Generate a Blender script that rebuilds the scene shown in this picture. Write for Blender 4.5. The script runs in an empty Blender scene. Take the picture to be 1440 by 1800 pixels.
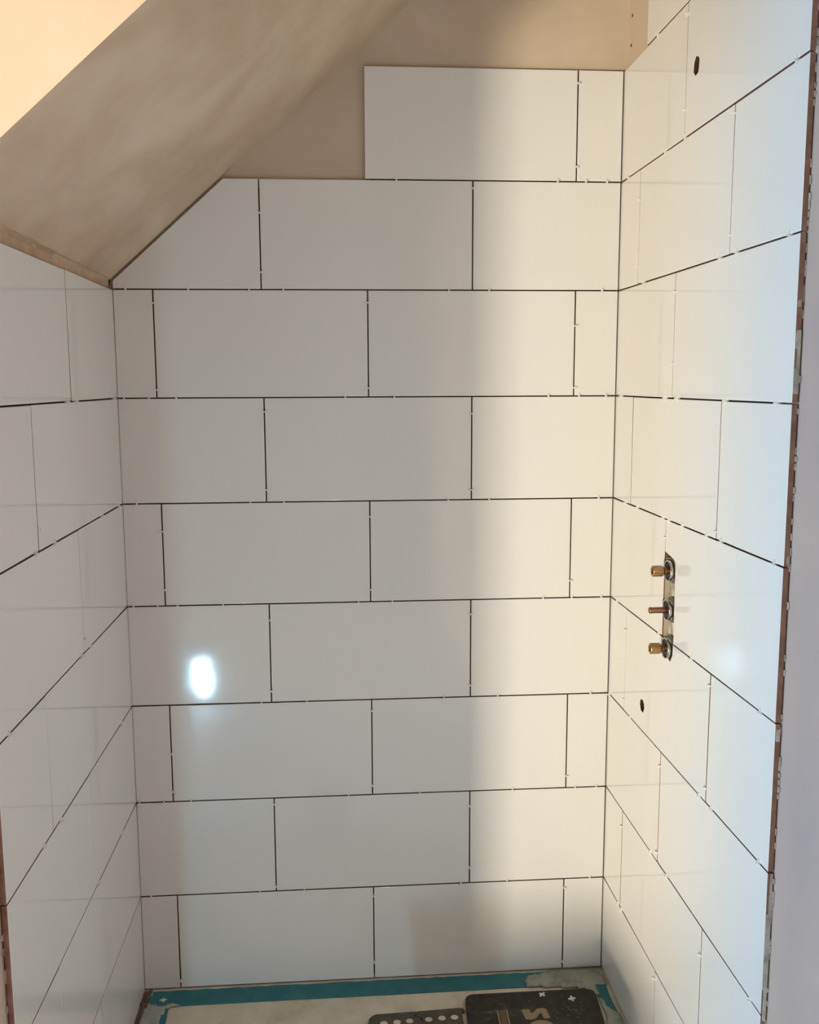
import bpy, bmesh, math, random
from mathutils import Matrix, Vector, Quaternion
import numpy as np

random.seed(7)
S = bpy.context.scene
COL = S.collection

# ------------------------------------------------------------------ camera
def cam_basis(y, p, r):
    Rz = np.array([[math.cos(y), -math.sin(y), 0], [math.sin(y), math.cos(y), 0], [0, 0, 1]])
    Rx = np.array([[1, 0, 0], [0, math.cos(p), -math.sin(p)], [0, math.sin(p), math.cos(p)]])
    Ry = np.array([[math.cos(r), 0, math.sin(r)], [0, 1, 0], [-math.sin(r), 0, math.cos(r)]])
    return Rz @ Rx @ Ry
R = cam_basis(-0.0759, -0.1431, 0.0041)
cd = bpy.data.cameras.new('camera')
cam = bpy.data.objects.new('camera', cd)
COL.objects.link(cam)
M = Matrix.Identity(4)
for i in range(3):
    M[i][0] = R[i, 0]; M[i][1] = R[i, 2]; M[i][2] = -R[i, 1]
M[0][3], M[1][3], M[2][3] = 0.5113, -2.3592, 1.5525
cam.matrix_world = M
cd.sensor_fit = 'HORIZONTAL'
cd.sensor_width = 36.0
cd.lens = 36.0 * 1707.4 / 1440.0
cd.shift_y = 18.6 / 1440.0
cd.clip_start = 0.02
S.camera = cam

# ------------------------------------------------------------------ world, lights, exposure
S.view_settings.view_transform = 'Standard'
S.view_settings.look = 'None'
S.view_settings.gamma = 1.0
S.view_settings.use_curve_mapping = False
S.view_settings.exposure = 0.0
w = bpy.data.worlds.new('sky'); S.world = w
w.use_nodes = True
w.node_tree.nodes['Background'].inputs[0].default_value = (0.55, 0.72, 1.0, 1)
w.node_tree.nodes['Background'].inputs[1].default_value = 1.0

def area_light(name, loc, direction, sx, sy, power, color):
    l = bpy.data.lights.new(name, 'AREA')
    l.shape = 'RECTANGLE'; l.size = sx; l.size_y = sy
    l.energy = power; l.color = color
    o = bpy.data.objects.new(name, l); COL.objects.link(o)
    o.location = loc
    o.rotation_euler = Vector(direction).to_track_quat('-Z', 'Z').to_euler()
    return o
# sunlit low dormer pane (warm) and the larger sky-lit window (cool), both in the room's left wall
area_light('window_light', (-2.285, -3.49, 0.36), (1, 0, 0), 0.32, 0.34, 298, (1.0, 0.85, 0.615))
area_light('window_light', (-2.285, -1.75, 1.15), (1, 0, 0), 0.90, 1.10, 92, (0.44, 0.72, 1.0))

# ------------------------------------------------------------------ materials
def mat(name, base, rough=0.8, spec=0.5, metal=0.0, alpha=1.0):
    m = bpy.data.materials.new(name); m.use_nodes = True
    b = m.node_tree.nodes['Principled BSDF']
    b.inputs['Base Color'].default_value = (*base, 1)
    b.inputs['Roughness'].default_value = rough
    b.inputs['Specular IOR Level'].default_value = spec
    b.inputs['Metallic'].default_value = metal
    b.inputs['Alpha'].default_value = alpha
    return m
def noise_color(m, stops, scale, detail=4, rough=0.6, coords='Object', dist=0.0, stretch=(1, 1, 1), rot=(0, 0, 0)):
    nt = m.node_tree; b = nt.nodes['Principled BSDF']
    tc = nt.nodes.new('ShaderNodeTexCoord'); mp = nt.nodes.new('ShaderNodeMapping')
    mp.inputs['Scale'].default_value = stretch; mp.inputs['Rotation'].default_value = rot
    n = nt.nodes.new('ShaderNodeTexNoise'); n.inputs['Scale'].default_value = scale
    n.inputs['Detail'].default_value = detail; n.inputs['Roughness'].default_value = rough
    n.inputs['Distortion'].default_value = dist
    cr = nt.nodes.new('ShaderNodeValToRGB')
    el = cr.color_ramp.elements
    while len(el) < len(stops): el.new(0.5)
    for e, (p, c) in zip(el, stops):
        e.position = p; e.color = (*c, 1)
    nt.links.new(tc.outputs[coords], mp.inputs[0]); nt.links.new(mp.outputs[0], n.inputs['Vector'])
    nt.links.new(n.outputs['Fac'], cr.inputs[0]); nt.links.new(cr.outputs[0], b.inputs['Base Color'])
    return n
def bump(m, scale, strength, distance, detail=3):
    nt = m.node_tree; b = nt.nodes['Principled BSDF']
    tc = nt.nodes.new('ShaderNodeTexCoord')
    n = nt.nodes.new('ShaderNodeTexNoise'); n.inputs['Scale'].default_value = scale; n.inputs['Detail'].default_value = detail
    bp = nt.nodes.new('ShaderNodeBump'); bp.inputs['Strength'].default_value = strength; bp.inputs['Distance'].default_value = distance
    nt.links.new(tc.outputs['Object'], n.inputs['Vector'])
    nt.links.new(n.outputs['Fac'], bp.inputs['Height']); nt.links.new(bp.outputs[0], b.inputs['Normal'])

GLAZE = mat('white_glaze', (0.715, 0.715, 0.705), 0.07, 0.5)
bump(GLAZE, 9.0, 0.25, 0.0012, 1)
CLAY = mat('red_clay', (0.27, 0.115, 0.07), 0.9, 0.2)
noise_color(CLAY, [(0.3, (0.17, 0.085, 0.06)), (0.55, (0.25, 0.13, 0.092)), (0.75, (0.32, 0.19, 0.145))], 30)
PLASTER = mat('skim_plaster', (0.5, 0.41, 0.32), 0.75, 0.3)
noise_color(PLASTER, [(0.25, (0.42, 0.35, 0.275)), (0.5, (0.517, 0.424, 0.33)), (0.75, (0.616, 0.522, 0.424))], 2.2, 8, 0.62, dist=0.6)
bump(PLASTER, 18, 0.15, 0.002)
SOFFIT = mat('drying_plaster', (0.5, 0.41, 0.32), 0.75, 0.3)
noise_color(SOFFIT, [(0.25, (0.451, 0.334, 0.23)), (0.48, (0.573, 0.445, 0.324)), (0.62, (0.647, 0.527, 0.401)), (0.8, (0.708, 0.597, 0.473))], 3.4, 7, 0.55, dist=0.35, stretch=(1.0, 0.9, 1.4))
bump(SOFFIT, 14, 0.15, 0.002)
PINK = mat('pink_plaster', (0.72, 0.52, 0.36), 0.85, 0.2)
noise_color(PINK, [(0.3, (0.68, 0.44, 0.30)), (0.7, (0.76, 0.52, 0.37))], 3.5, 6)
GREYPL = mat('grey_plaster', (0.42, 0.36, 0.345), 0.85, 0.2)
noise_color(GREYPL, [(0.3, (0.432, 0.349, 0.332)), (0.7, (0.512, 0.4, 0.343))], 4, 7)
ROOMWALL = mat('room_plaster', (0.15, 0.145, 0.135), 0.9, 0.2)
FLOORM = mat('pale_floor', (0.55, 0.55, 0.55), 0.6, 0.3)
noise_color(FLOORM, [(0.25, (0.25, 0.27, 0.30)), (0.45, (0.62, 0.66, 0.70)), (0.75, (0.78, 0.80, 0.82))], 5.5, 5, dist=1.0)
ADH = mat('grey_adhesive', (0.36, 0.33, 0.30), 0.95, 0.1)
noise_color(ADH, [(0.3, (0.25, 0.22, 0.19)), (0.7, (0.50, 0.47, 0.43))], 40)
DARKADH = mat('dark_adhesive', (0.10, 0.08, 0.065), 0.95, 0.1)
TRAY = mat('dusty_tray', (0.45, 0.40, 0.33), 0.6, 0.3)
noise_color(TRAY, [(0.25, (0.442, 0.377, 0.293)), (0.45, (0.637, 0.572, 0.468)), (0.7, (0.754, 0.702, 0.598))], 9, 8, 0.65)
TEAL = mat('teal_tape', (0.022, 0.125, 0.145), 0.4, 0.4)
noise_color(TEAL, [(0.35, (0.018, 0.137, 0.182)), (0.65, (0.028, 0.189, 0.209)), (0.78, (0.10, 0.22, 0.21))], 22, 6)
FILM = mat('milky_adhesive', (0.38, 0.40, 0.35), 0.45, 0.4, 0, 0.8)
def film_nodes():
    nt = FILM.node_tree; b = nt.nodes['Principled BSDF']
    n = noise_color(FILM, [(0.3, (0.27, 0.31, 0.28)), (0.5, (0.37, 0.39, 0.34)), (0.75, (0.46, 0.46, 0.40))], 9, 5, dist=0.6)
    mr = nt.nodes.new('ShaderNodeMapRange')
    mr.inputs['From Min'].default_value = 0.3; mr.inputs['From Max'].default_value = 0.5
    mr.inputs['To Min'].default_value = 0.45; mr.inputs['To Max'].default_value = 0.95
    nt.links.new(n.outputs['Fac'], mr.inputs['Value']); nt.links.new(mr.outputs[0], b.inputs['Alpha'])
film_nodes()
RUBBER = mat('black_rubber', (0.018, 0.017, 0.015), 0.6, 0.35)
noise_color(RUBBER, [(0.4, (0.018, 0.017, 0.014)), (0.60, (0.032, 0.030, 0.024)), (0.68, (0.07, 0.065, 0.052)), (0.76, (0.20, 0.19, 0.16))], 38, 6, 0.6)
GREYRUB = mat('grey_rubber', (0.045, 0.042, 0.035), 0.7, 0.3)
noise_color(GREYRUB, [(0.4, (0.078, 0.072, 0.058)), (0.65, (0.105, 0.098, 0.08)), (0.8, (0.16, 0.15, 0.12))], 30, 6, 0.6)
GOLD = mat('tan_print', (0.30, 0.22, 0.13), 0.6, 0.3)
BROWNPR = mat('brown_print', (0.14, 0.09, 0.055), 0.6, 0.3)
DOT = mat('pale_disc', (0.66, 0.60, 0.48), 0.8, 0.2)
noise_color(DOT, [(0.3, (0.52, 0.45, 0.33)), (0.6, (0.70, 0.64, 0.53))], 60, 4)
CHROME = mat('chrome', (0.62, 0.62, 0.60), 0.12, 0.5, 1.0)
BRASS = mat('brass', (0.46, 0.27, 0.12), 0.33, 0.5, 1.0)
noise_color(BRASS, [(0.3, (0.38, 0.21, 0.09)), (0.7, (0.55, 0.34, 0.16))], 120, 3)
COPPER = mat('copper', (0.40, 0.20, 0.11), 0.35, 0.5, 1.0)
WHITEPL = mat('white_plastic', (0.76, 0.75, 0.72), 0.4, 0.4)
BOX = mat('valve_box', (0.55, 0.50, 0.43), 0.6, 0.3)
noise_color(BOX, [(0.35, (0.30, 0.26, 0.21)), (0.6, (0.60, 0.55, 0.48))], 45, 5)
DARKMETAL = mat('dark_screw', (0.03, 0.022, 0.018), 0.6, 0.4)
FRAME = mat('window_paint', (0.75, 0.74, 0.72), 0.5, 0.4)
GLASS = bpy.data.materials.new('pane_glass'); GLASS.use_nodes = True
gb = GLASS.node_tree.nodes['Principled BSDF']
gb.inputs['Transmission Weight'].default_value = 1.0; gb.inputs['Roughness'].default_value = 0.0
gb.inputs['Base Color'].default_value = (0.9, 0.95, 0.95, 1)
OLIVE = mat('olive_plastic', (0.42, 0.37, 0.27), 0.6, 0.3)
SEATM = mat('grey_seat', (0.10, 0.10, 0.095), 0.5, 0.4)
CARD = mat('cardboard', (0.42, 0.29, 0.17), 0.9, 0.1)

def alcove_plaster():
    nt = GREYPL.node_tree; b = nt.nodes['Principled BSDF']
    old = b.inputs['Base Color'].links[0].from_socket
    tc = nt.nodes.new('ShaderNodeTexCoord'); sp = nt.nodes.new('ShaderNodeSeparateXYZ')
    gt = nt.nodes.new('ShaderNodeMath'); gt.operation = 'GREATER_THAN'; gt.inputs[1].default_value = -0.3
    mx = nt.nodes.new('ShaderNodeMix'); mx.data_type = 'RGBA'
    nt.links.new(tc.outputs['Object'], sp.inputs[0]); nt.links.new(sp.outputs['Y'], gt.inputs[0])
    nt.links.new(gt.outputs[0], mx.inputs['Factor']); nt.links.new(old, mx.inputs['A'])
    mx.inputs['B'].default_value = (0.56, 0.46, 0.36, 1)
    nt.links.new(mx.outputs['Result'], b.inputs['Base Color'])
alcove_plaster()   # the strip by the back corner is bare board, the rest is skimmed

# ------------------------------------------------------------------ helpers
def link(name, bm, mats, parent=None, smooth=False):
    me = bpy.data.meshes.new(name)
    bmesh.ops.recalc_face_normals(bm, faces=bm.faces[:])
    bm.to_mesh(me); bm.free()
    for m in (mats if isinstance(mats, (list, tuple)) else [mats]): me.materials.append(m)
    if smooth:
        for p in me.polygons: p.use_smooth = True
    o = bpy.data.objects.new(name, me); COL.objects.link(o)
    if parent: o.parent = parent
    return o
def tag(o, label=None, cat=None, group=None, kind=None):
    if label: o['label'] = label
    if cat: o['category'] = cat
    if group: o['group'] = group
    if kind: o['kind'] = kind
    return o
def empty(name, loc):
    o = bpy.data.objects.new(name, None); COL.objects.link(o); o.location = loc
    o.empty_display_size = 0.02
    bpy.context.view_layer.update()
    return o
def adopt(o, parent):
    """parent a mesh modelled in world space to an empty standing at parent.location"""
    o.parent = parent
    o.matrix_parent_inverse = Matrix.Translation(-Vector(parent.location))
    return o
def add_box(bm, lo, hi):
    vs = [bm.verts.new((x, y, z)) for z in (lo[2], hi[2]) for y in (lo[1], hi[1]) for x in (lo[0], hi[0])]
    for f in ((0, 1, 3, 2), (4, 6, 7, 5), (0, 4, 5, 1), (2, 3, 7, 6), (0, 2, 6, 4), (1, 5, 7, 3)):
        bm.faces.new([vs[i] for i in f])
def widen(loop, k):
    cu = sum(p[0] for p in loop) / len(loop); cv = sum(p[1] for p in loop) / len(loop)
    return [(cu + (u - cu) * k, cv + (v - cv) * k) for u, v in loop]
def prism(bm, outer, holes, fn, d0, d1, side_mat=0, flare=1.0):
    """polygon with holes (u,v) extruded from depth d0 (back) to d1 (face); fn(u,v,d) -> world."""
    for d, mi in ((d0, side_mat), (d1, 0)):
        edges = []
        for loop in [outer] + [widen(h, flare if d == d0 else 1.0) for h in holes]:
            vs = [bm.verts.new(fn(u, v, d)) for u, v in loop]
            edges += [bm.edges.new((vs[i], vs[(i + 1) % len(vs)])) for i in range(len(vs))]
        r = bmesh.ops.triangle_fill(bm, use_beauty=True, use_dissolve=False, edges=edges)
        for f in r['geom']:
            if isinstance(f, bmesh.types.BMFace): f.material_index = mi
    for loop in [outer] + holes:
        n = len(loop)
        a = [bm.verts.new(fn(u, v, d0)) for u, v in (loop if loop is outer else widen(loop, flare))]
        b = [bm.verts.new(fn(u, v, d1)) for u, v in loop]
        for i in range(n):
            f = bm.faces.new((a[i], a[(i + 1) % n], b[(i + 1) % n], b[i])); f.material_index = side_mat
    bmesh.ops.remove_doubles(bm, verts=bm.verts[:], dist=1e-6)
def lathe(bm, prof, seg=32, close=True):
    """prof: (r, s) pairs around local X axis pointing into the room (-X): point = (-s, r cos, r sin)"""
    rings = []
    for r, s in prof:
        if r < 1e-6: rings.append([bm.verts.new((-s, 0, 0))])
        else: rings.append([bm.verts.new((-s, r * math.cos(2 * math.pi * k / seg), r * math.sin(2 * math.pi * k / seg))) for k in range(seg)])
    pairs = list(zip(rings, rings[1:]))
    if close: pairs.append((rings[-1], rings[0]))
    for A, B in pairs:
        if len(A) == 1 and len(B) == 1: continue
        for k in range(seg):
            k2 = (k + 1) % seg
            if len(A) == 1: bm.faces.new((A[0], B[k], B[k2]))
            elif len(B) == 1: bm.faces.new((A[k], A[k2], B[0]))
            else: bm.faces.new((A[k], A[k2], B[k2], B[k]))

XR = 1.201           # face of the right wall's tiles
GAP = 0.003          # joint width
TT = 0.009           # tile thickness
BED = 0.003          # adhesive bed
FRONT = -0.928       # front edge of the tiled side walls
CEIL = 2.70
SLOPE0, SLOPE = 1.797, 0.888
def zk(k): return 0.0 if k == 9 else 0.2586 + (8 - k) * 0.252

# wall frames: (u, v, d) with d measured out of the bare wall
def f_back(u, v, d): return (u, TT + BED - d, v)
def f_right(u, v, d): return (XR + TT + BED - d, u, v)
def f_left(u, v, d): return (-(TT + BED) + d, u, v)

# ------------------------------------------------------------------ large structure
def rounded_hole(cu, cv, ru, rv, n=14, wob=0.12, seed=1):
    rr = random.Random(seed)
    return [(cu + ru * math.cos(2 * math.pi * i / n) * (1 + rr.uniform(-wob, wob)),
             cv + rv * math.sin(2 * math.pi * i / n) * (1 + rr.uniform(-wob, wob))) for i in range(n)]
HOLE_TOP = rounded_hole(-0.472, 2.141, 0.0145, 0.0175, seed=3)
HOLE_LOW = rounded_hole(-0.271, 0.820, 0.0150, 0.0150, seed=5)

# back wall
bm = bmesh.new(); prism(bm, [(-0.40, -0.05), (1.24, -0.05), (1.24, CEIL), (-0.40, CEIL)], [], f_back, -0.06, 0.0)
wall_back = tag(link('wall_back', bm, PLASTER), kind='structure')
# right wall, one run from the alcove to the room, pierced for the pipes and the valve
SLOT_WALL = [(-0.395, 1.196), (-0.45, 1.19), (-0.456, 1.16), (-0.456, 0.99), (-0.444, 0.976), (-0.408, 0.982), (-0.395, 1.03)]
bm = bmesh.new()
prism(bm, [(0.03, -0.05), (0.03, CEIL), (-4.60, CEIL), (-4.6, -0.05)],
      [rounded_hole(-0.472, 2.141, 0.024, 0.026, seed=8), rounded_hole(-0.271, 0.82, 0.024, 0.024, seed=9), SLOT_WALL], f_right, -0.09, 0.0)
wall_right = tag(link('wall_right', bm, GREYPL), kind='structure')
# left wall of the alcove
bm = bmesh.new(); prism(bm, [(0.03, -0.05), (0.03, 1.80), (-0.985, 1.80), (-0.985, -0.05)], [], f_left, -0.03, 0.0)
wall_left = tag(link('wall_left', bm, PLASTER), kind='structure')
# wall face beside and above the alcove, looking into the room
xt = (CEIL - SLOPE0) / SLOPE
bm = bmesh.new()
prism(bm, [(-2.35, -0.05), (-0.012, -0.05), (-0.012, SLOPE0 - 0.012 * SLOPE), (xt, CEIL), (-2.35, CEIL)], [],
      lambda u, v, d: (u, -0.98 - d, v), 0.0, 0.02, side_mat=1)
tag(link('wall_front', bm, [PINK, SOFFIT]), kind='structure')
# sloping ceiling over the alcove
bm = bmesh.new()
xl = -0.045
prism(bm, [(xl, SLOPE0 + SLOPE * xl), (xt, CEIL), (xt - 0.03, CEIL), (xl, SLOPE0 + SLOPE * xl + 0.03)], [],
      lambda u, v, d: (u, d, v), -0.9799, 0.02)
tag(link('ceiling', bm, SOFFIT), kind='structure')
# room ceiling and floor
FL = -0.05
bm = bmesh.new(); add_box(bm, (-2.40, -4.65, CEIL), (1.30, 0.08, CEIL + 0.02))
tag(link('ceiling', bm, ROOMWALL), kind='structure')
bm = bmesh.new(); add_box(bm, (-2.40, -4.65, FL - 0.1), (1.30, 0.07, FL))
tag(link('floor', bm, FLOORM), kind='structure')
bm = bmesh.new(); add_box(bm, (-2.40, -4.70, FL), (1.30, -4.60, CEIL))
tag(link('wall_rear', bm, ROOMWALL), kind='structure')
bm = bmesh.new(); add_box(bm, (-1.10, -2.89, FL), (-1.0, -2.53, CEIL))  # unseen pier added to keep warm window light off the right wall's front
tag(link('light_blocker_pier', bm, ROOMWALL), kind='structure')
WIN = [(-3.67, -3.31, 0.17, 0.55), (-2.21, -1.29, 0.59, 1.71)]
bm = bmesh.new()
prism(bm, [(-4.6, FL), (-1.0, FL), (-1.0, CEIL), (-4.60, CEIL)],
      [[(a, c), (b, c), (b, d), (a, d)] for a, b, c, d in WIN], lambda u, v, d: (-2.30 - d, u, v), 0.0, 0.06)
tag(link('wall_window', bm, ROOMWALL), kind='structure')
for i, (a, b, c, d) in enumerate(WIN):
    bm = bmesh.new()
    prism(bm, [(a, c), (b, c), (b, d), (a, d)], [[(a + .008, c + .008), (b - .008, c + .008), (b - .008, d - .008), (a + .008, d - .008)]],
          lambda u, v, e: (-2.34 - e, u, v), 0.0, 0.03)
    fr = tag(link('window_%d' % (i + 1), bm, FRAME), kind='structure')
    bm = bmesh.new(); add_box(bm, (-2.358, a + .008, c + .008), (-2.353, b - .008, d - .008))
    link('pane', bm, GLASS, fr)

# ------------------------------------------------------------------ tiles
def clip_half(poly, n, c):
    """keep points with n.p <= c"""
    out = []
    for i in range(len(poly)):
        p, q = poly[i], poly[(i + 1) % len(poly)]
        a = n[0] * p[0] + n[1] * p[1] - c; b = n[0] * q[0] + n[1] * q[1] - c
        if a <= 0: out.append(p)
        if a * b < 0:
            t = a / (a - b); out.append((p[0] + t * (q[0] - p[0]), p[1] + t * (q[1] - p[1])))
    return out
def area2(p): return sum(p[i][0] * p[(i + 1) % len(p)][1] - p[(i + 1) % len(p)][0] * p[i][1] for i in range(len(p)))
def inset_poly(poly, d):
    if area2(poly) < 0: poly = poly[::-1]
    n = len(poly); out = []
    for i in range(n):
        p0, p1, p2 = poly[i - 1], poly[i], poly[(i + 1) % n]
        e1 = (Vector(p1) - Vector(p0)).normalized(); e2 = (Vector(p2) - Vector(p1)).normalized()
        n1 = Vector((-e1.y, e1.x)); n2 = Vector((-e2.y, e2.x))
        k = 1 + n1.dot(n2)
        o = Vector(p1) + (n1 + n2) * (d / max(k, 0.2)); out.append((o.x, o.y))
    return out
trnd = random.Random(11)
def tile(fn, poly, parent, holes=None, convex=True):
    bm = bmesh.new()
    if area2(poly) < 0: poly = poly[::-1]
    if convex and not holes:
        us = [p[0] for p in poly]; vs = [p[1] for p in poly]
        cu, cv = (min(us) + max(us)) / 2, (min(vs) + max(vs)) / 2
        tu, tv, td = trnd.uniform(-.0011, .0011), trnd.uniform(-.0014, .0014), trnd.uniform(-.0002, .0002)
        f2 = lambda u, v, d: fn(u, v, d + td + tu * (u - cu) + tv * (v - cv))
        # pillowed glaze edge: three rings from the body edge to the face
        rings = [(0.0, BED), (0.0, BED + TT - 0.0005), (0.0004, BED + TT - 0.00015), (0.0018, BED + TT)]
        prev = None
        for ins, d in rings:
            vv = [bm.verts.new(f2(u, v, d)) for u, v in (inset_poly(poly, ins) if ins else poly)]
            if prev:
                for i in range(len(vv)):
                    j = (i + 1) % len(vv)
                    f = bm.faces.new((prev[i], prev[j], vv[j], vv[i]))
                    f.material_index = 1 if prev is first else 0
                    f.smooth = prev is not first
            else:
                first = vv
                f = bm.faces.new(vv[::-1]); f.material_index = 1
            prev = vv
        bm.faces.new(prev)
    else:
        prism(bm, poly, holes or [], fn, BED, BED + TT, side_mat=1, flare=1.45)
    return link('tile', bm, [GLAZE, CLAY], parent)
def rect(u0, u1, v0, v1): return [(u0, v0), (u1, v0), (u1, v1), (u0, v1)]

g = GAP / 2
# back wall: rows 0 (top) to 8
BX = {0: [0.590, 1.0910, 1.2015], 'odd': [0.0, 0.3430, 0.8438, 1.2015], 'even': [0.0, 0.0915, 0.5932, 1.0948, 1.2015]}
for r in range(9):
    xs = BX[0] if r == 0 else BX['odd' if r % 2 else 'even']
    for a, b in zip(xs, xs[1:]):
        u0 = a + (0.0008 if a == 0.0 else (0.0 if (r == 0 and a == 0.590) else g)); u1 = b - (0.003 if b == 1.2015 else g)
        poly = rect(u0, u1, zk(r + 1) + (0.004 if r == 8 else g), zk(r) - g)
        if r == 1:   # cut along the sloping ceiling, 5 mm clear of it
            nn = Vector((-SLOPE, 1)).normalized(); c = (Vector((0, SLOPE0)).dot(nn)) - 0.006
            poly = clip_half(poly, (nn.x, nn.y), c)
        tile(f_back, poly, wall_back)
# right wall: rows -1 (above the back wall's top row) to 8
RX = {0: [-0.418], 2: [-0.397], 4: [-0.388], 6: [-0.404], 8: [-0.414]}
for r in range(-1, 9):
    if r == -1: ys = [-0.166, -0.66, FRONT]
    elif r % 2: ys = [0.003, [0, -0.146, 0, -0.139, 0, -0.134, 0, -0.146][r], [0, -0.664, 0, -0.657, 0, -0.660, 0, -0.668][r], FRONT]
    else: ys = [0.003] + RX[r] + [FRONT]
    for a, b in zip(ys, ys[1:]):
        hi = a - (0 if a in (0.003, -0.166) else g); lo = b + (0 if b == FRONT else g)
        z0 = zk(r + 1) + (0.006 if r == 8 else g); z1 = zk(r) - g
        holes = []; convex = True; poly = rect(lo, hi, z0, z1)
        if r == 0 and lo < -0.472 < hi: holes = [HOLE_TOP]
        if r == 5 and lo < -0.271 < hi:
            holes = [HOLE_LOW]; convex = False
            poly = [(lo, z0), (hi, z0), (hi, z1), (-0.397, z1), (-0.400, 1.002), (-0.409, 0.984), (-0.428, 0.977), (-0.443, 0.974), (-0.454, 0.990), (-0.4575, z1), (lo, z1)]
        if r == 4 and lo < -0.43 < hi:
            convex = False
            poly = [(lo, z0), (-0.4575, z0), (-0.4545, 1.168), (-0.4535, 1.183), (-0.446, 1.1905), (-0.430, 1.1935), (hi, 1.199), (hi, z1), (lo, z1)]
        tile(f_right, poly, wall_right, holes, convex)
# left wall: rows 2 to 8
LX = {2: -0.407, 3: -0.665, 4: -0.409, 5: -0.678, 6: -0.418, 7: -0.692, 8: -0.42}
for r in range(2, 9):
    ys = [0.004, LX[r], FRONT]
    for a, b in zip(ys, ys[1:]):
        hi = a - (0 if a == 0.004 else g * 0.8); lo = b + (0 if b == FRONT else g * 0.8)
        tile(f_left, rect(lo, hi, zk(r + 1) + (0.005 if r == 8 else g), zk(r) - g), wall_left)

# dark adhesive bed seen at the bottom of the open joints
def bed(parent, fn, outline, holes=()):
    bm = bmesh.new(); prism(bm, outline, list(holes), fn, 0.0002, BED * 0.8)
    link('adhesive_bed', bm, DARKADH, parent)
bed(wall_back, f_back, [(0.004, 0.008), (1.197, 0.008), (1.197, 2.262), (0.60, 2.262), (0.60, 2.010), (0.240, 2.000), (0.004, 1.785)])
bed(wall_right, f_right, [(-0.004, 0.01), (-0.004, 2.268), (-0.172, 2.268), (-0.172, 2.52), (-0.86, 2.52), (-0.86, 0.01)],
    [rounded_hole(-0.472, 2.141, 0.024, 0.026, seed=8), rounded_hole(-0.271, 0.82, 0.024, 0.024, seed=9), SLOT_WALL])
bed(wall_left, f_left, [(-0.004, 0.01), (-0.004, 1.762), (-0.86, 1.762), (-0.86, 0.01)])
# adhesive combed on the bare walls behind the tiles: lumps that show at the open edges
def adhesive(parent, fn, spans, seed):
    rr = random.Random(seed); bm = bmesh.new()
    for (u0, u1, v0, v1, edge) in spans:
        n = int((v1 - v0) / 0.012)
        for i in range(n):
            v = v0 + (v1 - v0) * (i + 0.5) / n
            if rr.random() < 0.35: continue
            e = edge + (rr.uniform(0.0, 0.012) if rr.random() < 0.6 else rr.uniform(-0.004, 0.001))
            h = rr.uniform(0.004, 0.007)
            prism(bm, [(e, v - h), (e - 0.001, v), (e, v + h), (u1, v + h), (u1, v - h)], [], fn, 0.0005, BED - 0.0002)
    return tag(link('adhesive', bm, ADH, parent), kind='stuff')
adhesive(wall_right, f_right, [(0, -0.895, 0.02, 2.50, FRONT)], 4)
adhesive(wall_left, f_left, [(0, -0.895, 0.02, 1.76, FRONT)], 6)
# grey smears of adhesive wiped over the clay edge of the right wall's front tiles
sm = bmesh.new()
for si, (z0, z1, a, b) in enumerate(((1.600, 1.628, 0.1, 1.0), (1.560, 1.628, 0.45, 1.0), (1.533, 1.572, 0.05, 1.0), (1.662, 1.672, 0.1, 0.8), (0.612, 0.760, 0.55, 1.0), (0.555, 0.69, 0.1, 1.0), (0.50, 0.585, 0.35, 0.95), (1.27, 1.285, 0.5, 1.0), (0.985, 1.005, 0.2, 0.9), (2.10, 2.13, 0.5, 1.0))):
    x0, x1 = XR + TT * a, XR + TT * b
    k = 0.004
    prism(sm, [(x0, z0 + k), (x0 + 0.001, z0), (x1, z0), (x1, z1), (x0 + 0.0015, z1), (x0, z1 - k)], [], lambda u, v, d: (u, FRONT - d, v), -0.0002 - si * 0.00002, 0.0006 + si * 0.00012)
link('adhesive_smear', sm, ADH, wall_right)
# plasterboard screws in the bare strip of the corner
for (y, z) in ((-0.012, 2.392), (-0.008, 2.328), (-0.115, 2.40)):
    bm = bmesh.new(); lathe(bm, [(0, 0.0), (0.0042, 0.0), (0.0040, 0.0006), (0.0015, 0.0004), (0, 0.0002)], 14, close=False)
    o = link('screw', bm, DARKMETAL, wall_right); o.location = (XR + TT + BED - 0.0001, y, z)
# skim coat edge / trowelled ridge between slope and left wall
bm = bmesh.new()
prev = None
rr = random.Random(21)
for i in range(41):
    y = 0.0 - 0.95 * i / 40
    h = 0.006 + 0.010 * (i / 40) + rr.uniform(-0.002, 0.002)
    sec = [bm.verts.new(p) for p in ((-0.012, y, 1.772), (-0.0085, y, 1.773), (-0.0085 + rr.uniform(0, .001), y, SLOPE0 - h * .6), (-0.006 + h * .5, y, SLOPE0 - 0.001 + SLOPE * (-0.006 + h * .5)), (-0.012, y, SLOPE0 - 0.008))]
    if prev:
        for k in range(5):
            bm.faces.new((prev[k], prev[(k + 1) % 5], sec[(k + 1) % 5], sec[k]))
    else: bm.faces.new(sec)
    prev = sec
bm.faces.new(prev)
RIDGE = mat('brown_skim', (0.42, 0.29, 0.20), 0.85, 0.2)
noise_color(RIDGE, [(0.3, (0.42, 0.29, 0.20)), (0.7, (0.60, 0.45, 0.32))], 12, 5)
tag(link('trim_1', bm, RIDGE, smooth=False), kind='structure')

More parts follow.
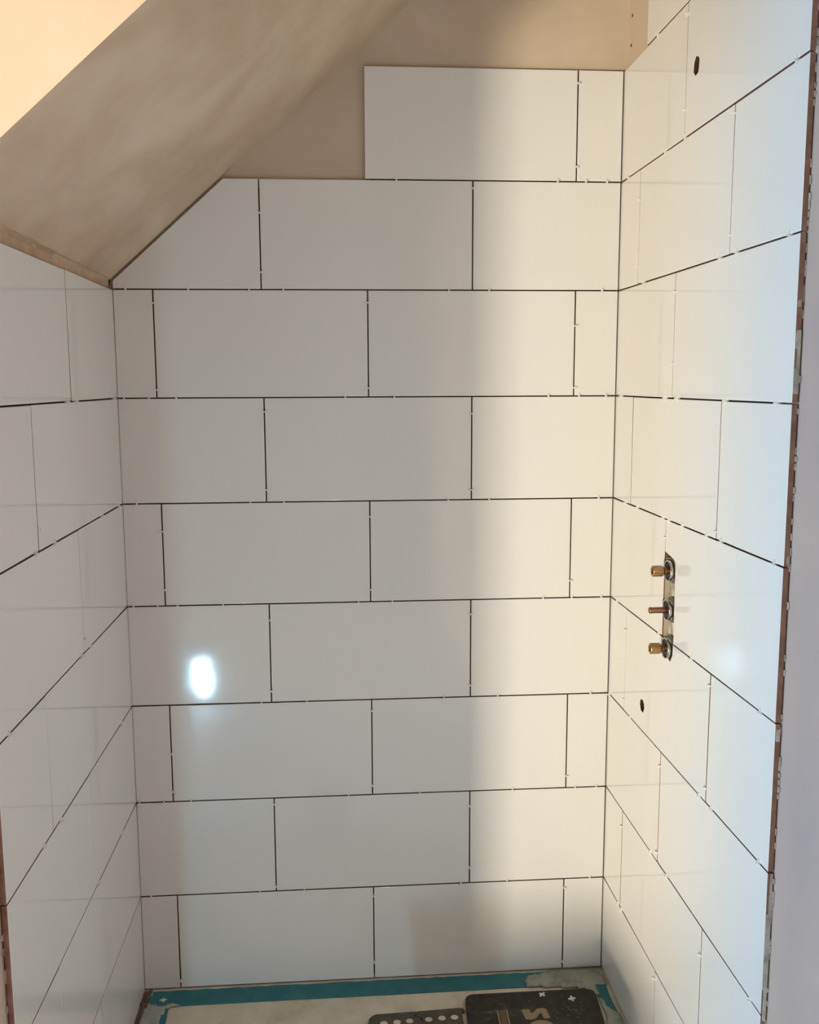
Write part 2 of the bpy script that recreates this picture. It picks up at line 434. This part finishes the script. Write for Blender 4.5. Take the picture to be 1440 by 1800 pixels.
# ------------------------------------------------------------------ shower valve and pipe outlets on the right wall
AX_Y = -0.4265
valve = empty('shower_valve', (XR + 0.03, AX_Y, 1.081))
tag(valve, 'concealed shower valve with three brass spindles poking from a slot in the tiles', 'shower valve')
bm = bmesh.new(); add_box(bm, (XR + 0.0105, -0.4545, 0.990), (XR + 0.060, -0.3975, 1.185))
adopt(link('valve_body', bm, BOX), valve)
bm = bmesh.new(); add_box(bm, (XR + 0.0008, -0.3968, 0.992), (XR + 0.0105, -0.3942, 1.186))
adopt(link('mortar_guard', bm, OLIVE), valve)
for zz in (1.164, 1.081, 0.999):     # dark moulded seats round each spindle
    bm = bmesh.new(); lathe(bm, [(0.0, -0.0104), (0.0272, -0.0104), (0.0265, -0.004), (0.0, -0.004)], 28, close=False)
    for v in bm.verts: v.co.y = max(-0.0275, min(0.0290, v.co.y))
    o = adopt(link('seat', bm, SEATM), valve); o.location = (XR, AX_Y, zz)
for i, zz in enumerate((1.164, 1.081, 0.999)):
    bm = bmesh.new()
    lathe(bm, [(0.0195, -0.022), (0.0220, -0.022), (0.0222, 0.006), (0.0217, 0.0075), (0.0205, 0.0075), (0.0200, 0.006)], 40)
    o = link('collar', bm, CHROME, smooth=True); o.location = (XR, AX_Y, zz); 
    o.parent = valve; o.matrix_parent_inverse = Matrix.Translation(-Vector(valve.location))
    o['label'] = 'chrome collar'
    bm = bmesh.new()
    if i == 1:
        prof = [(0.0, -0.02), (0.0075, -0.02), (0.0075, 0.002), (0.0060, 0.004)]
        s = 0.006
        while s < 0.036: prof += [(0.0066, s), (0.0062, s + 0.0012)]; s += 0.0024
        prof += [(0.0068, 0.0375), (0.0068, 0.042), (0.0058, 0.043), (0.0040, 0.043), (0.0035, 0.038), (0.0, 0.038)]
    else:
        prof = [(0.0, -0.02), (0.0095, -0.02), (0.0095, -0.004), (0.0072, 0.0), (0.0065, 0.0135), (0.0085, 0.0150), (0.0108, 0.0175), (0.0112, 0.0185)]
        prof += [(0.0112, 0.0340), (0.0112, 0.0375), (0.0104, 0.0390), (0.0072, 0.0390), (0.0066, 0.0370), (0.0064, 0.0290), (0.0, 0.0290)]
    lathe(bm, prof, 32, close=False)
    if i != 1:   # fine axial splines on the cap
        for v in bm.verts:
            s = -v.co.x
            if 0.0180 < s < 0.0380:
                a = math.atan2(v.co.z, v.co.y); rr_ = math.hypot(v.co.y, v.co.z)
                if rr_ > 0.010: k = 1 + 0.03 * (1 if round(a / (2 * math.pi) * 32) % 2 else -1); v.co.y *= k; v.co.z *= k
    o = link('spindle', bm, COPPER if i == 1 else BRASS, smooth=(i == 1)); o.location = (XR, AX_Y, zz)
    o.parent = valve; o.matrix_parent_inverse = Matrix.Translation(-Vector(valve.location))
    o['label'] = 'splined copper spindle' if i == 1 else 'brass spindle with knurled cap'
for (y, z, lab) in ((-0.472, 2.141, 'copper pipe end inside the chipped hole near the top of the right wall'),
                    (-0.271, 0.820, 'copper pipe end inside the small chipped hole below the shower valve')):
    t = empty('pipe_outlet', (XR + 0.03, y, z)); tag(t, lab, 'pipe outlet')
    bm = bmesh.new(); lathe(bm, [(0.0070, -0.075), (0.0095, -0.075), (0.0095, -0.018), (0.0115, -0.018), (0.0115, -0.010), (0.0072, -0.010)], 24)
    o = link('pipe', bm, COPPER, smooth=False); o.location = (XR, y, z); o.parent = t; o.matrix_parent_inverse = Matrix.Translation(-Vector(t.location))
    bm = bmesh.new(); lathe(bm, [(0.0, -0.078), (0.030, -0.078), (0.030, -0.070), (0.0, -0.070)], 24, close=False)
    o = link('back_plate', bm, DARKMETAL); o.location = (XR, y, z); o.parent = t; o.matrix_parent_inverse = Matrix.Translation(-Vector(t.location))

# ------------------------------------------------------------------ shower tray with teal sealing tape
tray = empty('shower_tray', (0.6, -0.45, FL))
tag(tray, 'dusty beige shower tray edged with teal sealing tape and smeared adhesive', 'shower tray')
bm = bmesh.new()
def rrect(x0, x1, y0, y1, rad, n=6):
    pts = []
    for cx, cy, a0 in ((x1 - rad, y1 - rad, 0), (x0 + rad, y1 - rad, 90), (x0 + rad, y0 + rad, 180), (x1 - rad, y0 + rad, 270)):
        for i in range(n + 1):
            a = math.radians(a0 + 90 * i / n); pts.append((cx + rad * math.cos(a), cy + rad * math.sin(a)))
    return pts
flat = lambda u, v, d: (u, v, d)
o_ = rrect(-0.004, 1.206, -0.92, 0.004, 0.004, 2); i_ = rrect(0.075, 1.125, -0.845, -0.08, 0.03, 2)
prism(bm, o_, [], flat, FL + 0.0005, 0.0)
adopt(link('tray_body', bm, TRAY), tray)
# tape strips: ragged-edged thin ribbons
def ribbon(name, outline, z, th, m, par, lab=None):
    bm = bmesh.new(); prism(bm, outline, [], flat, z, z + th)
    o = adopt(link(name, bm, m), par)
    if lab: o['label'] = lab
    return o
rr = random.Random(31)
def ragged(p, q, n, amp):
    return [(p[0] + (q[0] - p[0]) * i / n + rr.uniform(-amp, amp) * .3, p[1] + (q[1] - p[1]) * i / n + rr.uniform(-amp, amp)) for i in range(n + 1)]
ribbon('edge_tape', ragged((0.024, -0.010), (1.178, -0.008), 60, 0.0016) + ragged((1.178, -0.070), (0.020, -0.074), 14, 0.0006), 0.0, 0.0016, TEAL, tray)
def vr(p, q, n, amp):
    return [(p[0] + (q[0] - p[0]) * i / n + rr.uniform(-amp, amp), p[1] + (q[1] - p[1]) * i / n) for i in range(n + 1)]
ribbon('edge_tape', vr((1.190, -0.030), (1.190, -0.91), 40, 0.002) + vr((1.159, -0.91), (1.159, -0.030), 30, 0.001), 0.0016, 0.0014, TEAL, tray)
ribbon('edge_tape', vr((0.018, -0.030), (0.018, -0.91), 40, 0.002) + vr((0.075, -0.91), (0.075, -0.030), 30, 0.002), 0.0016, 0.0014, TEAL, tray)
# trowelled milky adhesive over the corners (irregular thin mounds with torn edges)
def mound(outline, z, h, seed, fine=0.006):
    rr = random.Random(seed)
    bm = bmesh.new()
    xs = [p[0] for p in outline]; ys = [p[1] for p in outline]
    def inside(x, y):
        c = False
        for i in range(len(outline)):
            (x1, y1), (x2, y2) = outline[i], outline[i - 1]
            if (y1 > y) != (y2 > y) and x < (x2 - x1) * (y - y1) / (y2 - y1) + x1: c = not c
        return c
    def dist(x, y):
        best = 9
        for i in range(len(outline)):
            a = Vector(outline[i - 1]); b = Vector(outline[i]); p = Vector((x, y)); ab = b - a
            t = max(0, min(1, (p - a).dot(ab) / max(ab.length_squared, 1e-12))); best = min(best, (p - a - ab * t).length)
        return best
    from mathutils import noise
    grid = {}
    nx = int((max(xs) - min(xs)) / fine) + 2; ny = int((max(ys) - min(ys)) / fine) + 2
    for i in range(nx):
        for j in range(ny):
            x = min(xs) + i * fine; y = min(ys) + j * fine
            jx = noise.noise((x * 60, y * 60, seed)) * 0.006; jy = noise.noise((x * 60, y * 60, seed + 9)) * 0.006
            if inside(x + jx, y + jy):
                d = dist(x, y)
                hh = h * min(1, d / 0.012) * (0.65 + 0.9 * noise.noise((x * 45, y * 45, seed + 3)))
                grid[(i, j)] = bm.verts.new((x, y, z + max(0.0003, hh)))
    for (i, j) in list(grid):
        q = [grid.get(k) for k in ((i, j), (i + 1, j), (i + 1, j + 1), (i, j + 1))]
        if all(q): bm.faces.new(q)
    for v in [v for v in bm.verts if not v.link_faces]: bm.verts.remove(v)
    r = bmesh.ops.extrude_face_region(bm, geom=bm.faces[:])
    for e in r['geom']:
        if isinstance(e, bmesh.types.BMVert): e.co.z = z
    o = adopt(link('adhesive_smear', bm, FILM, smooth=True), tray)
    o['label'] = 'smeared grey adhesive'
    return o
mound([(0.985, -0.074), (0.978, -0.05), (0.995, -0.022), (1.03, -0.012), (1.07, -0.004), (1.19, -0.004), (1.198, -0.05), (1.196, -0.085), (1.172, -0.075), (1.165, -0.10), (1.172, -0.16),
       (1.185, -0.185), (1.198, -0.20), (1.199, -0.36), (1.142, -0.36), (1.152, -0.20), (1.158, -0.125), (1.135, -0.096), (1.06, -0.080)], 0.0030, 0.006, 3)
mound([(0.014, -0.060), (0.035, -0.064), (0.058, -0.072), (0.075, -0.058), (0.095, -0.066), (0.112, -0.078), (0.075, -0.084), (0.066, -0.10), (0.062, -0.17), (0.060, -0.30), (0.012, -0.30), (0.006, -0.13)], 0.0030, 0.0045, 5)
# hardened crumbs in the left corner
bm = bmesh.new(); rr = random.Random(77)
for i in range(26):
    x, y = rr.uniform(0.003, 0.02), rr.uniform(-0.16, -0.006); s = rr.uniform(0.002, 0.0055)
    r = bmesh.ops.create_icosphere(bm, subdivisions=1, radius=s)
    for v in r['verts']: v.co = Vector((v.co.x * rr.uniform(.8, 1.3) + x, v.co.y * rr.uniform(.8, 1.4) + y, max(0.0002, v.co.z * 0.7 + s * .4)))
CRUMB = mat('brown_crumb', (0.17, 0.12, 0.085), 0.95, 0.1)
ribbon('grime_strip', vr((0.0198, -0.006), (0.0198, -0.50), 40, 0.0015) + [(0.0003, -0.50), (0.0003, -0.006)], 0.0001, 0.0012, CRUMB, tray)
tag(adopt(link('crumbs', bm, CRUMB), tray), kind='stuff')

# ------------------------------------------------------------------ unseen bucket added in the tray to shade the foot of the back wall
bucket = empty('blocker_bucket', (0.475, -0.84, 0.0005))
tag(bucket, 'unseen black bucket added in the shower tray to shade the back wall', 'bucket')
bm = bmesh.new()
lathe(bm, [(0.0, 0.0), (0.068, 0.0), (0.078, 0.150), (0.083, 0.152), (0.084, 0.165), (0.074, 0.165), (0.064, 0.006), (0.0, 0.006)], 40, close=False)
bmesh.ops.rotate(bm, verts=bm.verts[:], cent=(0, 0, 0), matrix=Matrix.Rotation(math.pi / 2, 3, 'Y'))
BUCK = mat('black_bucket', (0.02, 0.02, 0.02), 0.5, 0.4)
o = link('bucket_shell', bm, BUCK, bucket, smooth=False)

# ------------------------------------------------------------------ cool work light standing on the room floor, mirrored in the back wall's glaze
def work_light(x, y, z0):
    t = empty('work_light', (x, y, z0))
    tag(t, 'black work light on the room floor, mirrored as the bright spot in the tiles', 'work light')
    bm = bmesh.new()
    prism(bm, rect(-0.075, 0.075, 0.03, 0.315), [], lambda u, v, d: (x + u, y + d, z0 + v), -0.035, -0.004)
    adopt(link('housing', bm, RUBBER), t)
    for sx in (-1, 1):      # each side frame: foot and upright in one welded L
        bm = bmesh.new()
        prism(bm, [(-0.10, 0.0003), (0.06, 0.0003), (0.06, 0.012), (-0.010, 0.012), (-0.010, 0.16), (-0.028, 0.16), (-0.028, 0.012), (-0.10, 0.012)], [],
              lambda u, v, d: (x + sx * (0.0765 + d), y + u, z0 + v), 0.0, 0.008)
        adopt(link('stand', bm, BUCK), t)
    l = bpy.data.lights.new('work_lamp', 'AREA'); l.shape = 'ELLIPSE'; l.size = 0.070; l.size_y = 0.262
    l.energy = 10.5; l.color = (0.48, 0.80, 1.0)
    o = bpy.data.objects.new('work_lamp', l); COL.objects.link(o)
    o.location = (x, y, z0 + 0.170); o.rotation_euler = (Vector((0, 1, 0.12)).to_track_quat('-Z', 'Y') @ Quaternion((0, 0, 1), 0.16)).to_euler()
BUCK = mat('black_bucket', (0.02, 0.02, 0.02), 0.5, 0.4)
work_light(-0.19, -2.48, FL)

# ------------------------------------------------------------------ unseen carton added on the room floor to block low warm window light
bm = bmesh.new(); add_box(bm, (-0.92, -1.76, FL + 0.0005), (-0.26, -1.48, 0.232))
bmesh.ops.bevel(bm, geom=bm.edges[:], offset=0.004, segments=2, affect='EDGES')
box_t = empty('blocker_carton', (-0.59, -1.62, FL)); tag(box_t, 'unseen brown carton added on the room floor to block low window light', 'carton')
adopt(link('carton_body', bm, CARD), box_t)
bm = bmesh.new(); add_box(bm, (-0.92, -1.645, 0.2322), (-0.26, -1.595, 0.2326))
adopt(link('packing_tape', bm, BROWNPR), box_t)

# ------------------------------------------------------------------ black kneeling mat with perforated side pieces
TZ = 0.0002
pad = empty('kneeling_mat', (0.98, -0.35, TZ))
tag(pad, 'black rubber kneeling mat with tan lettering and perforated grey side panels on the tray', 'mat')
PT = 0.012
def bevel_prism(bm, outline, z0, z1, b):
    prism_rings = [(0.0, z0), (0.0, z1 - b), (b * .3, z1 - b * .3), (b, z1)]
    prev = None
    if area2(outline) < 0: outline = outline[::-1]
    for ins, z in prism_rings:
        vv = [bm.verts.new((u, v, z)) for u, v in (inset_poly(outline, ins) if ins else outline)]
        if prev:
            for i in range(len(vv)):
                j = (i + 1) % len(vv); bm.faces.new((prev[i], prev[j], vv[j], vv[i]))
        else: bm.faces.new(vv[::-1])
        prev = vv
    bm.faces.new(prev)
def taper_rrect(x0t, x1t, x0b, x1b, y1, y0, r1, r2, n=7):
    pts = rrect(0, 1, y0, y1, 0.0001, 1)
    out = []
    for cx, cy, a0, rad, bx in ((x1t - r2, y1 - r2, 0, r2, 0), (x0t + r1, y1 - r1, 90, r1, 0), (x0b + .03, y0 + .03, 180, .03, 0), (x1b - .03, y0 + .03, 270, .03, 0)):
        for i in range(n + 1):
            a = math.radians(a0 + 90 * i / n); out.append((cx + rad * math.cos(a), cy + rad * math.sin(a)))
    return out
bm = bmesh.new(); bevel_prism(bm, taper_rrect(0.818, 1.152, 0.796, 1.128, -0.102, -0.47, 0.022, 0.032), TZ, TZ + PT, 0.002)
adopt(link('pad', bm, RUBBER), pad)
# perforated panels with an interlocking tab between them
HZ = 0.0065
bm = bmesh.new()
outl = [(0.571, -0.185), (0.573, -0.172), (0.580, -0.161), (0.592, -0.155), (0.689, -0.1515), (0.6925, -0.160), (0.686, -0.165), (0.686, -0.172), (0.698, -0.175), (0.7005, -0.182), (0.7005, -0.33), (0.565, -0.33)]
hs = [[(cx + 0.0095 * math.cos(t * math.pi / 10), cy + 0.0095 * math.sin(t * math.pi / 10)) for t in range(20)] for cx, cy in ((0.609, -0.190), (0.641, -0.188), (0.672, -0.186), (0.607, -0.26), (0.639, -0.26), (0.671, -0.26))]
prism(bm, outl, hs, flat, TZ, TZ + HZ)
adopt(link('side_panel', bm, GREYRUB), pad)
bm = bmesh.new()
outl2 = [(0.6915, -0.1515), (0.800, -0.1465), (0.810, -0.150), (0.8115, -0.158), (0.804, -0.163), (0.803, -0.170), (0.8035, -0.33), (0.7030, -0.33), (0.7030, -0.181), (0.700, -0.1735), (0.6885, -0.171), (0.6885, -0.166), (0.695, -0.160)]
hs2 = [[(cx + 0.0095 * math.cos(t * math.pi / 10), cy + 0.0095 * math.sin(t * math.pi / 10)) for t in range(20)] for cx, cy in ((0.719, -0.184), (0.752, -0.182), (0.783, -0.181), (0.717, -0.26), (0.750, -0.26), (0.781, -0.26))]
prism(bm, outl2, hs2, flat, TZ, TZ + HZ)
adopt(link('side_panel', bm, GREYRUB), pad)
for h in hs + hs2:
    cx = sum(p[0] for p in h) / 20; cy = sum(p[1] for p in h) / 20
    bm = bmesh.new(); prism(bm, [(cx + 0.0094 * math.cos(t * math.pi / 10), cy + 0.0094 * math.sin(t * math.pi / 10)) for t in range(20)], [], flat, TZ, TZ + HZ - 0.0008)
    adopt(link('disc', bm, DOT), pad)['label'] = 'pale round disc'
# dried flecks of adhesive on the mat
bm = bmesh.new(); rr = random.Random(55)
for i in range(60):
    cx, cy = (rr.gauss(1.075, 0.03), rr.gauss(-0.185, 0.02)) if i < 42 else (rr.uniform(0.84, 1.12), rr.uniform(-0.22, -0.125))
    if not (0.83 < cx < 1.125 and -0.40 < cy < -0.125) or (0.88 < cx < 1.03 and cy < -0.165): continue
    rad = rr.uniform(0.0008, 0.0032)
    prism(bm, [(cx + rad * rr.uniform(.5, 1.2) * math.cos(k * math.pi / 3), cy + rad * rr.uniform(.5, 1.2) * math.sin(k * math.pi / 3)) for k in range(6)], [], flat, TZ + PT - 0.0001, TZ + PT + 0.0004)
FLECK = mat('dusty_fleck', (0.15, 0.14, 0.115), 0.9, 0.1)
tag(adopt(link('flecks', bm, FLECK), pad), kind='stuff')
# tan stripes and lettering, flat print
zt = TZ + PT
for x0, x1, m in ((0.889, 0.8925, GOLD), (0.8945, 0.910, BROWNPR), (0.912, 0.9155, GOLD)):
    bm = bmesh.new(); prism(bm, [(x0, -0.173), (x1, -0.173), (x1 - 0.007, -0.43), (x0 - 0.007, -0.43)], [], flat, zt, zt + 0.0004)
    adopt(link('stripe', bm, m), pad)
# letter S lying on its side (reads towards the front), blocky, and the arc of the next letter
SGL = [(0.950, -0.176), (0.969, -0.174), (0.972, -0.188), (0.976, -0.190), (0.990, -0.174), (1.004, -0.172), (1.012, -0.176), (1.016, -0.212), (1.000, -0.213), (0.997, -0.192), (0.994, -0.191), (0.981, -0.209), (0.970, -0.214), (0.955, -0.212)]
bm = bmesh.new(); prism(bm, SGL, [], flat, zt, zt + 0.0004)
adopt(link('letter', bm, GOLD), pad)['label'] = 'tan letter S'
arc = []
for k in range(17):
    a = math.pi * k / 16; arc.append((0.988 + 0.030 * math.cos(a), -0.242 + 0.024 * math.sin(a)))
arc += [(0.960, -0.30), (0.975, -0.30)]
for k in range(17):
    a = math.pi * (1 - k / 16); arc.append((0.988 + 0.016 * math.cos(a), -0.246 + 0.011 * math.sin(a)))
arc += [(1.004, -0.30), (1.018, -0.30)]
bm = bmesh.new(); prism(bm, arc, [], flat, zt, zt + 0.0004)
adopt(link('letter', bm, GOLD), pad)

# ------------------------------------------------------------------ tile spacers
def spacer_mesh(name, inset):
    """plus-shaped: long axis a (across joint), n (out of wall), thickness t along the joint; local x=a, y=n, z=t"""
    bm = bmesh.new()
    w_, L, th = 0.0014, 0.0064, 0.0015
    pts = [(w_, w_), (L, w_), (L, -w_), (w_, -w_), (w_, -inset), (-w_, -inset), (-w_, -w_), (-L, -w_), (-L, w_), (-w_, w_), (-w_, L * .85), (w_, L * .85)]
    prism(bm, pts, [], lambda u, v, d: (u, v, d), -th, th)
    me = bpy.data.meshes.new(name); bmesh.ops.recalc_face_normals(bm, faces=bm.faces[:]); bm.to_mesh(me); bm.free(); me.materials.append(WHITEPL)
    return me
SPM = spacer_mesh('tile_spacer', 0.0058)
srnd = random.Random(5)
ORD = ['top', 'second', 'third', 'fourth', 'fifth', 'sixth', 'seventh', 'eighth', 'ninth']
def spacer(p, a, n, t, label, group):
    o = bpy.data.objects.new('tile_spacer', SPM); COL.objects.link(o)
    A, N, T_ = Vector(a), Vector(n), Vector(t)
    tw = srnd.uniform(-.18, .18)
    A2 = (A * math.cos(tw) + T_ * math.sin(tw)).normalized(); T2 = N.cross(A2) * (1 if A.cross(N).dot(T_) > 0 else -1)
    T2 = A2.cross(N)
    m = Matrix.Identity(4)
    for i in range(3): m[i][0] = A2[i]; m[i][1] = N[i]; m[i][2] = T2[i]
    out = srnd.uniform(0.0008, 0.0016)
    for i in range(3): m[i][3] = p[i] + N[i] * out
    o.matrix_world = m
    tag(o, label, 'tile spacer', group)
BH = {1: [0.663, 1.046, 1.114, 1.165], 2: [0.03, 0.174, 0.315, 0.395, 0.787, 0.884, 1.159], 3: [0.015, 0.073, 0.137, 0.537, 0.655, 1.032, 1.108, 1.175], 4: [0.034, 0.304, 0.385, 0.786, 0.888, 1.163], 5: [0.015, 0.073, 0.121, 0.231, 0.563, 0.647, 1.027, 1.1, 1.176], 6: [0.318, 0.431, 0.776, 0.914, 1.154], 7: [0.008, 0.068, 0.136, 0.532, 0.714, 0.955, 1.119, 1.175], 8: [0.026, 0.301, 0.415, 0.821, 0.943, 1.164]}
BV = {(0, 1.091): [2.244, 2.056], (1, .343): [1.945, 1.81], (1, .8438): [2.005], (2, .0915): [1.739, 1.538], (2, .5932): [1.741, 1.54], (2, 1.0948): [1.687, 1.539], (3, .343): [1.485, 1.297], (3, .8438): [1.477, 1.291], (4, .0915): [1.199, 1.055], (4, .5932): [1.228, 1.046], (4, 1.0948): [1.059], (5, .343): [.974, .792], (5, .8438): [.978, .794], (6, .0915): [.637, .538], (6, .5932): [.734, .536], (6, 1.0948): [.544], (7, .343): [.495, .273], (7, .8438): [.471, .302], (8, .0915): [.022], (8, .5932): [.235, .049], (8, 1.0948): [.235, .024]}
RH = {0: [-.239], 1: [-.31, -.425, -.055, -.889], 2: [-.192, -.624, -.699, -.894], 3: [-.047, -.36, -.432, -.677, -.88], 4: [-.103, -.195, -.371, -.408, -.487, -.613, -.683, -.896], 5: [-.055, -.367, -.563, -.874], 6: [-.012, -.186, -.631, -.691, -.895], 7: [-.362, -.468, -.889], 8: [-.134, -.163]}
RV = {(0, -.418): [2.076, 2.251], (1, -.146): [1.956, 1.81], (1, -.664): [2.006, 1.803], (2, -.397): [1.732, 1.588], (3, -.657): [1.281], (4, -.388): [1.228], (5, -.134): [.964, .79], (5, -.66): [.992, .792], (6, -.404): [.731, .534], (7, -.146): [.471], (7, -.668): [.457], (8, -.414): [.241]}
LH = {3: [-.442, -.38, -.04], 4: [-.21, -.039, -.573, -.686], 5: [-.362, -.435, -.874], 6: [-.122, -.636, -.738], 7: [-.397, -.17]}
LV = {(3, -.665): [1.305], (4, -.409): [1.043]}
X, Y, Z = (1, 0, 0), (0, 1, 0), (0, 0, 1)
def pos(i, n, lo, hi):
    """place of one spacer among its joint's spacers, in words"""
    if n == 1: return 'the only one'
    w_ = ['first', 'second', 'third', 'fourth', 'fifth', 'sixth', 'seventh', 'eighth', 'ninth']
    return w_[i] + ' from ' + lo
for k, l in BH.items():
    for i, x in enumerate(sorted(l)):
        spacer((x, 0, zk(k)), Z, (0, -1, 0), X, 'white spacer in the %s horizontal joint of the back wall, %s' % (ORD[k - 1], pos(i, len(l), 'the left', '')), 'tile spacers in the back wall joints')
cols = {}
for (r, x), l in BV.items(): cols.setdefault(r, []).append(x)
for (r, x), l in BV.items():
    ci = sorted(cols[r]).index(x)
    for i, z in enumerate(sorted(l, reverse=True)):
        spacer((x, 0, z), X, (0, -1, 0), Z, 'white spacer in %s back wall row, %s upright joint from left, %s' % (ORD[r], ['first', 'second', 'third'][ci], pos(i, len(l), 'its top', '')), 'tile spacers in the back wall joints')
for k, l in RH.items():
    for i, y in enumerate(sorted(l, reverse=True)):
        spacer((XR, y, zk(k)), Z, (-1, 0, 0), Y, 'white spacer in the %s horizontal joint of the right wall, %s' % (ORD[k], pos(i, len(l), 'the corner', '')), 'tile spacers in the right wall joints')
cols = {}
for (r, x), l in RV.items(): cols.setdefault(r, []).append(x)
for (r, y), l in RV.items():
    ci = sorted(cols[r], reverse=True).index(y)
    for i, z in enumerate(sorted(l, reverse=True)):
        spacer((XR, y, z), Y, (-1, 0, 0), Z, 'white spacer in right wall row %s, %s upright joint, %s' % (['two', 'three', 'four', 'five', 'six', 'seven', 'eight', 'nine', 'ten'][r], ['inner', 'outer'][ci], pos(i, len(l), 'its top', '')), 'tile spacers in the right wall joints')
for k, l in LH.items():
    for i, y in enumerate(sorted(l, reverse=True)):
        spacer((0, y, zk(k)), Z, (1, 0, 0), Y, 'white spacer in the %s horizontal joint of the left wall, %s' % (ORD[k - 3], pos(i, len(l), 'the corner', '')), 'tile spacers in the left wall joints')
for (r, y), l in LV.items():
    for i, z in enumerate(l):
        spacer((0, y, z), Y, (1, 0, 0), Z, 'white tile spacer in the upright joint of the %s left wall row' % ORD[r - 2], 'tile spacers in the left wall joints')
def flat_spacer(x, y, z, ang, label, tilt=0.0):
    o = bpy.data.objects.new('tile_spacer', SPM); COL.objects.link(o)
    o.location = (x, y, z + 0.0012 + abs(tilt) * .005); o.rotation_euler = (tilt, 0, ang); o.scale = (1.4, 1.4, 1)
    tag(o, label, 'tile spacer', 'loose tile spacers on the tray')
flat_spacer(1.014, -0.121, zt, 0.75, 'loose white tile spacer lying on the black mat, left of two')
flat_spacer(1.085, -0.145, zt, 0.15, 'loose white tile spacer lying on the black mat, right of two', 0.25)
flat_spacer(0.055, -0.049, 0.0016, 0.1, 'loose white tile spacer lying on the teal tape near the left corner')
